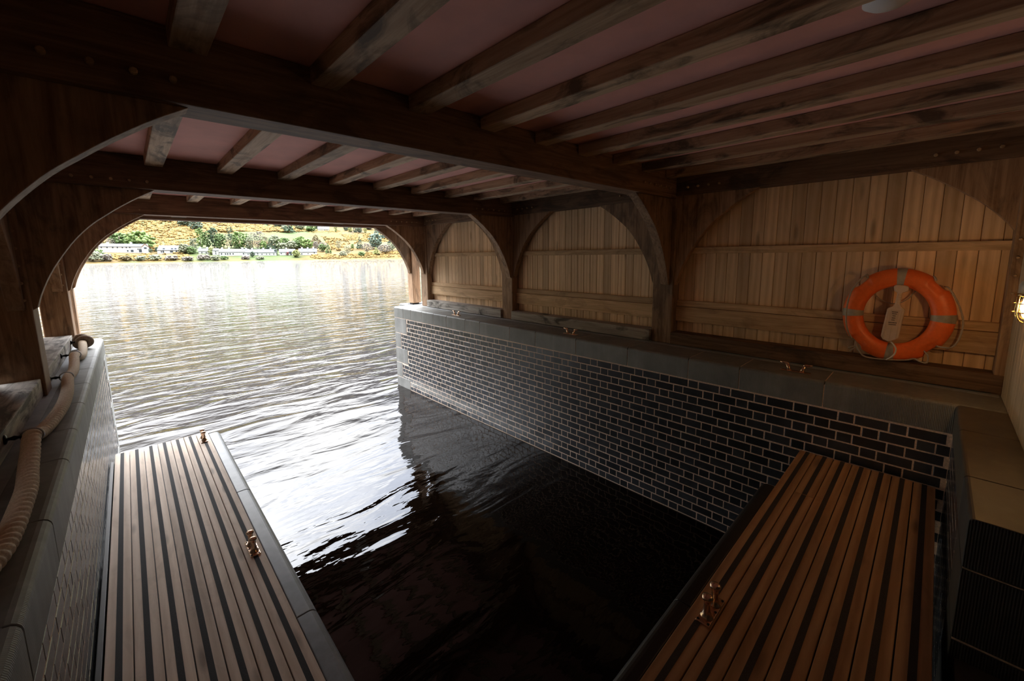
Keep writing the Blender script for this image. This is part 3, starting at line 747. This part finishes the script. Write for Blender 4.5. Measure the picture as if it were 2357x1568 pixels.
FM = {'bright': foliage('bright_spring_leaves', (.24, .42, .10), (.50, .68, .26)), 'green': foliage('green_leaves', (.20, .33, .11), (.36, .50, .22)),
      'dark': foliage('dark_conifer_leaves', (.10, .17, .10), (.22, .30, .20)), 'bare': foliage('bare_winter_twigs', (.36, .32, .26), (.58, .52, .44)),
      'pale': foliage('pale_grey_green_leaves', (.38, .42, .27), (.58, .62, .42)), 'blue': foliage('blue_green_needles', (.20, .30, .22), (.38, .48, .38)),
      'lime': foliage('lime_yellow_leaves', (.50, .58, .18), (.72, .76, .34)), 'rust': foliage('rusty_leaves', (.30, .24, .13), (.45, .36, .2)), 'red': foliage('crimson_leaves', (.35, .06, .07), (.5, .12, .12))}
gorseM = foliage('yellow_gorse_bloom', (.30, .18, .045), (.56, .375, .125))
barkM = simple('bark', (.2, .16, .12), .9)
def blob(mb, c, r, sub=1, sq=.85, rough=.6):
    vs, fs = ico(sub); ph = random.random()*50
    mb.add([Vector(c)+Vector((v.x*r, v.y*r, v.z*r*sq))*(1+rough*noise.noise(v*1.7+Vector((ph, ph, ph)))) for v in vs], fs)
def tree(px, top, base, wpx, shape, colr, label, group=None, name=None):
    p, t = hit(px, base); s = depth(p)/F; h = (base-top)*s; w = wpx*s/2
    nm = name or {'round': 'broadleaf_tree', 'cone': 'conifer', 'tall': 'tall_tree', 'bare': 'bare_tree', 'shrub': 'shrub'}[shape]
    o = thing(nm, label, 'shrub' if shape == 'shrub' else 'tree', p, group)
    mb = MB(); cnt = {'round': 150, 'cone': 150, 'tall': 150, 'bare': 170, 'shrub': 80}[shape]
    for i in range(cnt):
        u = random.random(); a = random.random()*2*PI
        if shape == 'cone': z = .06+.92*u**1.3; rr_ = w*1.3*(1.05-z)*random.uniform(.6, 1); br = w*.17*(1.15-z)+.2
        elif shape == 'shrub':
            z = .12+.68*u; rr_ = w*.9*math.sqrt(max(0, 1-(z-.1)**2))*random.uniform(.3, 1); br = w*.15
        else:
            z0 = .10 if shape != 'bare' else .2; z = z0+(.94-z0)*u; q = (z-(z0+.95)/2)/((.95-z0)/2)
            rr_ = w*1.12*math.sqrt(max(.05, 1-q*q*.85))*random.uniform(.3, .95); br = w*(.17 if shape != 'bare' else .09)
        blob(mb, (p.x+rr_*math.cos(a), p.y+rr_*math.sin(a), p.z+h*z), br*random.uniform(.75, 1.25), 1)
    mb.build('crown' if shape != 'shrub' else 'leaves', FM[colr], o, smooth=False)
    mb = MB(); mb.tube([p-Vector((0, 0, 1)), p+Vector((0, 0, h*.35)), p+Vector((w*.05, 0, h*.8))], lambda i, a: max(.2, w*.09)*[1, .8, .3][i], 8); mb.build('trunk' if shape != 'shrub' else 'stem', barkM, o, smooth=True)
    return o
T = [
 (276, 536, 566, 34, 'round', 'green', 'dense green tree behind the left end of the long white farmhouse'),
 (325, 533, 575, 50, 'round', 'bright', 'big round bright green tree behind the right end of the farmhouse'),
 (255, 548, 568, 18, 'bare', 'bare', 'thin bare tree at the far left by the farmhouse'),
 (214, 575, 601, 40, 'shrub', 'pale', 'large pale willow bush at the left edge of the shore'),
 (245, 582, 601, 26, 'shrub', 'bare', 'low brownish bush right of the pale willow on the shore'),
 (363, 569, 581, 9, 'tall', 'dark', 'small dark upright shrub left of the hipped roof cottage'),
 (425, 562, 584, 24, 'round', 'pale', 'pale green tree right of the hipped roof cottage'),
 (441, 568, 585, 18, 'round', 'green', 'green bushy tree between the cottage and the first terrace house'),
 (355, 586, 599, 28, 'shrub', 'pale', 'grey green bush on the shore below the cottage'),
 (395, 588, 599, 28, 'shrub', 'bare', 'brown leafless bush on the shore below the cottage'),
 (463, 524, 572, 20, 'tall', 'bright', 'tall vivid green tree, leftmost of the tree belt behind the terrace'),
 (480, 530, 572, 20, 'tall', 'green', 'tall green tree second from the left in the belt'),
 (494, 523, 573, 20, 'tall', 'dark', 'tall dark grey tree third from the left in the belt'),
 (510, 536, 573, 20, 'tall', 'green', 'greyish green tree between the two dark trees of the belt'),
 (524, 536, 573, 14, 'bare', 'bare', 'bare twiggy tree left of the tall dark conifer'),
 (533, 521, 572, 14, 'tall', 'dark', 'tall narrow dark conifer standing above the terrace roofs'),
 (552, 532, 573, 26, 'round', 'bright', 'broad light green tree right of the tall dark conifer'),
 (568, 536, 573, 16, 'tall', 'green', 'slim green tree beside the broad light green one'),
 (583, 534, 574, 18, 'bare', 'bare', 'tall bare trunked tree in the middle of the belt'),
 (600, 531, 574, 26, 'bare', 'bare', 'broad leafless greyish tree right of the belt centre'),
 (594, 556, 575, 14, 'bare', 'bare', 'small white twigged tree just behind the roofs'),
 (607, 554, 575, 16, 'round', 'bright', 'small bright tree left of the cone shaped conifer'),
 (624, 547, 575, 17, 'cone', 'dark', 'cone shaped dark green conifer behind the terrace'),
 (634, 541, 574, 22, 'round', 'pale', 'soft pale green tree behind the cone shaped conifer'),
 (655, 547, 572, 22, 'round', 'green', 'loose green tree above the right half of the terrace'),
 (650, 560, 575, 24, 'round', 'pale', 'rounded pale bush row behind the right half of the terrace'),
 (672, 556, 574, 22, 'round', 'pale', 'grey green rounded tree near the last terrace house'),
 (691, 543, 571, 26, 'round', 'bright', 'light green round tree behind the last terrace house'),
 (708, 550, 573, 26, 'round', 'bright', 'strong green tree right above the last terrace house roof'),
 (728, 540, 566, 26, 'cone', 'rust', 'dark rusty spreading conifer on the field above the last house'),
 (728, 556, 576, 13, 'tall', 'bare', 'white blossomed narrow tree at the gable of the last house'),
 (745, 558, 577, 22, 'bare', 'bare', 'small leafless trees right of the last house'),
 (756, 560, 584, 12, 'cone', 'green', 'small dark spruce by the green lawn'),
 (581, 579, 592, 9, 'round', 'dark', 'small dark green round tree in front of the terrace'),
 (636, 574, 588, 8, 'tall', 'dark', 'thin dark tree in front of the long white terrace'),
 (662, 579, 588, 8, 'shrub', 'red', 'crimson red rounded shrub in front of the terrace'),
 (682, 576, 592, 17, 'round', 'lime', 'yellow green round tree between the last two white houses'),
 (487, 569, 586, 12, 'round', 'lime', 'yellow green tree between the small left cottages'),
 (470, 585, 598, 30, 'shrub', 'bare', 'brown shore bush below the left cottages'),
 (508, 576, 586, 9, 'shrub', 'green', 'small green shrub at the left end of the long terrace'),
 (497, 588, 599, 22, 'shrub', 'pale', 'grey green shore bush below the long terrace start'),
 (517, 588, 598, 18, 'shrub', 'green', 'darker green shore bush left of centre'),
 (567, 588, 597, 20, 'shrub', 'bare', 'reddish bare shore bush at the centre'),
 (599, 590, 597, 20, 'shrub', 'pale', 'pale round shore bush right of centre'),
 (452, 505, 530, 26, 'round', 'blue', 'grey green tree high on the hill behind the tree belt'),
 (425, 505, 520, 26, 'round', 'blue', 'grey green tree on the hill crest left of its twin'),
 (664, 512, 534, 22, 'cone', 'dark', 'dark spreading pine alone on the gorse hill'),
 (645, 513, 524, 22, 'round', 'blue', 'blue green trees left of the lone pine'),
 (715, 518, 533, 20, 'round', 'green', 'green tree left of the upper white house'),
 (690, 514, 528, 20, 'round', 'pale', 'pale tree between the lone pine and the upper house'),
 (773, 519, 535, 7, 'tall', 'bright', 'slender light green tree right of the upper house'),
 (797, 519, 532, 12, 'round', 'blue', 'blue green tree on the hill above the brown field'),
 (806, 521, 536, 10, 'tall', 'lime', 'narrow lime green tree on the upper hill'),
 (818, 521, 537, 10, 'round', 'blue', 'blue green tree right of the lime one on the upper hill'),
 (828, 520, 536, 12, 'round', 'blue', 'dark blue green tree in the upper hill row'),
 (841, 523, 538, 8, 'tall', 'lime', 'narrow yellow green tree right end of the upper row'),
 (865, 523, 538, 9, 'cone', 'blue', 'small spruce left of the spruce plantation'),
 (876, 521, 549, 18, 'cone', 'blue', 'spruce at the left of the upper right plantation'),
 (889, 520, 550, 18, 'cone', 'blue', 'spruce at the middle of the upper right plantation'),
 (902, 523, 551, 18, 'cone', 'blue', 'spruce at the right of the upper right plantation'),
 (829, 544, 573, 13, 'cone', 'dark', 'dark pine standing alone on the right slope'),
 (865, 537, 573, 30, 'round', 'blue', 'broad blue green pine on the right slope'),
 (903, 537, 577, 18, 'round', 'blue', 'tall blue green pine beside the right arch'),
 (920, 546, 576, 18, 'round', 'blue', 'smaller blue green pine nearest the right arch'),
 (812, 561, 573, 8, 'round', 'bright', 'small bright green tree on the right slope'),
 (800, 566, 586, 16, 'bare', 'pale', 'pale leafless tree below the brown field'),
 (790, 576, 590, 18, 'shrub', 'pale', 'grey bush on the right shore below the brown field'),
 (845, 560, 583, 24, 'bare', 'bare', 'whitish bare tree left of the broad pine'),
 (885, 563, 583, 30, 'bare', 'bare', 'whitish bare thicket between the two big pines'),
 (866, 569, 586, 14, 'cone', 'lime', 'yellow green young tree in front of the broad pine'),
 (832, 578, 590, 18, 'shrub', 'green', 'dull green bush on the right shore'),
 (503, 540, 574, 16, 'round', 'green', 'low dense green tree filling the gap between the dark trees'),
 (543, 545, 574, 14, 'round', 'green', 'low green tree at the foot of the tall dark conifer'),
 (575, 546, 575, 16, 'round', 'pale', 'low pale green tree beside the tall bare trunked tree'),
 (612, 545, 573, 20, 'bare', 'rust', 'rusty twigged tree left of the cone shaped conifer'),
 (643, 551, 574, 20, 'round', 'bright', 'light green tree just right of the cone shaped conifer'),
 (680, 553, 573, 20, 'round', 'green', 'green tree left of the last house behind its roof'),
 (448, 548, 583, 18, 'round', 'pale', 'pale willow like tree at the left end of the belt'),
 (230, 556, 577, 26, 'bare', 'rust', 'brownish leafless thicket left of the farmhouse'),
 (228, 572, 592, 24, 'shrub', 'green', 'green bush below the thicket left of the farmhouse'),
 (300, 558, 573, 22, 'round', 'green', 'dark green tree close behind the farmhouse roof'),
 (347, 571, 582, 9, 'shrub', 'dark', 'dark hedge shrub between the farmhouse and the cottage'),
 (290, 588, 600, 26, 'shrub', 'rust', 'rusty brown bush on the shore below the farmhouse'),
 (325, 588, 600, 24, 'shrub', 'pale', 'pale bush on the shore below the farmhouse gable'),
 (432, 590, 600, 26, 'shrub', 'bare', 'brownish bush on the shore right of the cottage'),
 (742, 562, 578, 16, 'round', 'green', 'green tree on the lawn right of the last house'),
 (780, 553, 575, 14, 'bare', 'pale', 'pale wispy tree in the brown field'),
 (735, 512, 526, 24, 'round', 'green', 'green tree behind the upper white house'),
 (655, 520, 530, 14, 'round', 'pale', 'pale small tree below the lone pine'),
 (850, 513, 528, 20, 'round', 'blue', 'blue green wood at the top right of the hill'),
 (898, 560, 580, 22, 'bare', 'pale', 'cream coloured bare tree below the tall blue pine'),
]
for a in T: tree(*a)
# gorse and heath cover
mb = MB()
def inpoly(x, y, P):
    c = False; j = len(P)-1
    for i in range(len(P)):
        if (P[i][1] > y) != (P[j][1] > y) and x < (P[j][0]-P[i][0])*(y-P[i][1])/(P[j][1]-P[i][1])+P[i][0]: c = not c
        j = i
    return c
R1 = [(150, 470), (470, 470), (430, 520), (456, 536), (456, 575), (350, 578), (330, 560), (220, 560), (150, 590)]
R2 = [(455, 480), (660, 480), (690, 534), (620, 535), (470, 533)]
R3 = [(780, 538), (905, 536), (905, 552), (880, 560), (800, 552)]
R4 = [(680, 526), (790, 533), (790, 538), (680, 536)]
R5 = [(740, 545), (830, 552), (812, 578), (760, 575)]
S1 = [(250, 588), (420, 582), (440, 592), (420, 600), (250, 602)]
S2 = [(715, 586), (790, 587), (940, 576), (945, 592), (715, 596)]
for poly, cnt, sz in ((R1, 3400, 4.4), (R2, 2300, 5.0), (R3, 650, 3.6), (R4, 200, 3.2), (R5, 260, 2.8), (S1, 320, 2.6), (S2, 700, 2.6)):
    xs_ = [p[0] for p in poly]; ys_ = [p[1] for p in poly]; got = 0
    while got < cnt:
        x, y = random.uniform(min(xs_), max(xs_)), random.uniform(min(ys_), max(ys_)); 
        if not inpoly(x, y, poly): continue
        got += 1
        if noise.noise(Vector((x*.05, y*.12, 0))) < -.28: continue
        p, t = hit(x, y)
        if t > 2000: continue
        blob(mb, (p.x, p.y, p.z+sz*.15), sz*random.uniform(.3, .75), 1, .8, .5)
o = mb.build('gorse', gorseM); tag(o, 'yellow flowering gorse covering the hill and shore across the loch', 'gorse'); o['kind'] = 'stuff'
# stony beach line is part of the hillside material; houses
wallW = simple('white_render', (.50, .50, .49), .9, 0, .5, .05); slateM = simple('grey_slate', (.07, .075, .085), .8, 0, 1.5, .2)
winM = simple('window_glass_dark', (.05, .06, .07), .2); timM = simple('brown_bargeboard', (.22, .13, .08), .8)
def house(x0, x1, ybase, yeave, yridge, label, windows, chim, hip=False, gable=None, dep=8, dormers=(), name='house'):
    pc, t = hit((x0+x1)/2, ybase); s = depth(pc)/F
    o = thing(name, label, 'house', pc)
    az = math.atan2(pc.x, pc.y); ex = Vector((math.cos(az), -math.sin(az), 0)); ey = Vector((math.sin(az), math.cos(az), 0))
    hw = (x1-x0)*s/2*1.0; he = (ybase-yeave)*s; hr = (ybase-yridge)*s
    def L(x, y, z): return pc+ex*x+ey*y+Vector((0, 0, z))
    def bx(mb, xa, xb, ya, yb, za, zb): 
        v = [L(x, y, z) for x in (xa, xb) for y in (ya, yb) for z in (za, zb)]
        mb.add(v, [(0, 1, 3, 2), (4, 6, 7, 5), (0, 4, 5, 1), (2, 3, 7, 6), (0, 2, 6, 4), (1, 5, 7, 3)])
    mb = MB(); bx(mb, -hw, hw, 0, dep, -2, he)
    if not hip:
        for xx in (-hw, hw-.3): mb.prism([L(xx, 0, he-.01), L(xx, dep, he-.01), L(xx, dep/2, hr-.2)], ex*.3)
    mb.build('walls', wallW, o)
    mb = MB(); i_ = hw*.22 if hip else 0; e = .4
    A = [L(-hw-e, -e, he), L(hw+e, -e, he), L(hw+e-i_, dep/2, hr), L(-hw-e+i_, dep/2, hr), L(hw+e, dep+e, he), L(-hw-e, dep+e, he)]
    A2 = [q+Vector((0, 0, .3)) for q in A]
    mb.add(A+A2, [(0, 1, 2, 3), (3, 2, 4, 5), (6, 9, 8, 7), (9, 11, 10, 8), (0, 6, 7, 1), (5, 4, 10, 11), (0, 3, 9, 6), (3, 5, 11, 9), (1, 7, 8, 2), (2, 8, 10, 4)])
    mb.build('roof', slateM, o)
    for u, v_, w_, h_ in windows:
        cx = -hw+2*hw*u; cz = he*v_
        mb = MB(); bx(mb, cx-w_/2, cx+w_/2, -.12, .05, cz-h_/2, cz+h_/2); mb.build('window', winM, o)
    for u in chim:
        cx = -hw+2*hw*u; mb = MB(); bx(mb, cx-1.1, cx+1.1, dep/2-.8, dep/2+.8, hr-1.5, hr+2.2); mb.build('chimney', wallW, o)
    for u in dormers:
        cx = -hw+2*hw*u; mb = MB(); bx(mb, cx-.9, cx+.9, .8, 3, he+.5, he+2.6); d = mb.build('dormer', slateM, o)
        mb = MB(); bx(mb, cx-.6, cx+.6, .7, .8, he+.8, he+2.2); mb.build('pane', winM, d)
    if gable is not None:
        cx = -hw+2*hw*gable; g = 3.4
        mb = MB(); bx(mb, cx-g, cx+g, -1.2, 1, -2, he+.2); mb.prism([L(cx-g, -1.2, he+.1), L(cx+g, -1.2, he+.1), L(cx, -1.2, hr)], ey*5); mb.build('gable', wallW, o)
        mb = MB()
        for q in (-1, 1): mb.prism([L(cx+q*(g+.5), -1.5, he-.2), L(cx+q*(g-.5), -1.5, he-.2), L(cx, -1.5, hr-.4), L(cx, -1.5, hr+.5)], ey*.3)
        mb.build('bargeboard', timM, o)
        mb = MB(); bx(mb, cx-1.2, cx+1.2, -1.35, -1.2, he*.62, he*.9); mb.build('window', winM, o)
house(245, 328, 580.5, 568.5, 562, 'long white farmhouse with slate roof and two chimneys on the far shore', [(u, .85, 1.0, 1.4) for u in (.06, .17, .28, .37, .47, .55, .62)]+[(.78, .55, 1, 1), (.81, .55, 1, 1), (.84, .55, 1, 1), (.57, .22, 1.2, 1.8), (.66, .22, 2.4, 2.4), (.83, .2, 2.6, 2.8)], (.19, .66), gable=.94)
house(370, 418, 582, 576.5, 565.5, 'white cottage with grey hipped roof and dormers on the far shore', [(.15, .45, 1.0, 2), (.22, .45, 1.4, 2.4), (.52, .5, 3, 2), (.7, .5, 1.4, 2.4), (.9, .5, 2, 2)], (), hip=True, dormers=(.25, .55, .68), dep=10)
house(460, 480, 585, 579, 572.5, 'small white cottage left of the yellow green tree, far shore', [(.3, .5, 1, 1.5), (.7, .5, 1, 1.5)], (.2, .85))
house(491, 503, 587, 577, 572.5, 'narrow white cottage right of the yellow green tree, far shore', [(.5, .7, 1, 1.5), (.5, .3, 1, 1.5)], ())
house(512, 569, 588.5, 581, 574, 'long white terrace house with grey roof, left of the row', [(u, .5, 1.2, 1.8) for u in (.07, .2, .27, .35, .45, .8, .9)], (.1, .33, .78), dep=9)
mbp, _t = hit(541, 589.5)
house(569, 598, 588.5, 582, 575, 'white terrace house second in the row with a dark porch', [(.15, .5, 1, 1.6), (.5, .45, 3.4, 2.6), (.8, .6, 1, 1.4)], (.05, .45))
house(598, 634, 589, 582, 574.5, 'white terrace house third in the row', [(.2, .5, 1, 1.4), (.45, .5, 1, 1.4), (.62, .5, 1, 1.4), (.85, .5, 1, 1.6)], (.3, .7))
house(646, 678, 588, 581, 574, 'white terrace house fourth in the row behind the red shrub', [(.12, .6, 1, 1.5), (.7, .9, 3.4, 3.0), (.72, .3, 2, 2)], (.45,))
house(691, 728, 588, 581, 573, 'white house at the right end of the shore row', [(.15, .45, 1.2, 1.6), (.85, .8, 1.2, 1.6), (.5, .5, 1, 1.2)], (.18, .5, .82))
house(733, 757, 532, 528, 522, 'white house with grey roof high on the right hillside', [(.6, .5, 1.5, 1.5), (.8, .5, 1.5, 1.5)], (.5,), dep=12)

# ------------------------------------------------------------------ daylight: overcast sky
w = bpy.data.worlds.new('overcast'); sc.world = w; w.use_nodes = True; t = w.node_tree; t.nodes.clear()
wo = t.nodes.new('ShaderNodeOutputWorld'); bg = t.nodes.new('ShaderNodeBackground'); tc = t.nodes.new('ShaderNodeTexCoord')
mp = t.nodes.new('ShaderNodeMapping'); mp.inputs['Scale'].default_value = (1, 1, 2.6)
nz = t.nodes.new('ShaderNodeTexNoise'); nz.inputs['Scale'].default_value = 2.2; nz.inputs['Detail'].default_value = 5
cr_ = t.nodes.new('ShaderNodeValToRGB'); cr_.color_ramp.elements[0].position = .35; cr_.color_ramp.elements[0].color = (.40, .43, .50, 1); cr_.color_ramp.elements[1].position = .65; cr_.color_ramp.elements[1].color = (1, 1, 1, 1)
t.links.new(tc.outputs['Generated'], mp.inputs[0]); t.links.new(mp.outputs[0], nz.inputs[0]); t.links.new(nz.outputs[0], cr_.inputs[0]); 
dt = t.nodes.new('ShaderNodeVectorMath'); dt.operation = 'DOT_PRODUCT'; dt.inputs[1].default_value = (.30, .84, .45); t.links.new(tc.outputs['Generated'], dt.inputs[0])
mr = t.nodes.new('ShaderNodeMapRange'); mr.interpolation_type = 'SMOOTHSTEP'; mr.inputs[1].default_value = -.1; mr.inputs[2].default_value = 1; mr.inputs[3].default_value = .35; mr.inputs[4].default_value = 1.45; t.links.new(dt.outputs['Value'], mr.inputs[0])
vm = t.nodes.new('ShaderNodeVectorMath'); vm.operation = 'SCALE'; t.links.new(cr_.outputs[0], vm.inputs[0]); t.links.new(mr.outputs[0], vm.inputs['Scale'])

sx = t.nodes.new('ShaderNodeSeparateXYZ'); t.links.new(tc.outputs['Generated'], sx.inputs[0])
me_ = t.nodes.new('ShaderNodeMapRange'); me_.inputs[1].default_value = .28; me_.inputs[2].default_value = .95; me_.inputs[3].default_value = .07; me_.inputs[4].default_value = 4.6; t.links.new(sx.outputs[2], me_.inputs[0])
vm2 = t.nodes.new('ShaderNodeVectorMath'); vm2.operation = 'SCALE'; t.links.new(vm.outputs[0], vm2.inputs[0]); t.links.new(me_.outputs[0], vm2.inputs['Scale'])
t.links.new(vm2.outputs[0], bg.inputs[0]); t.links.new(bg.outputs[0], wo.inputs[0])
bg.inputs[1].default_value = 8.0
for o in bpy.data.objects:
    if '_o' in o: del o['_o']
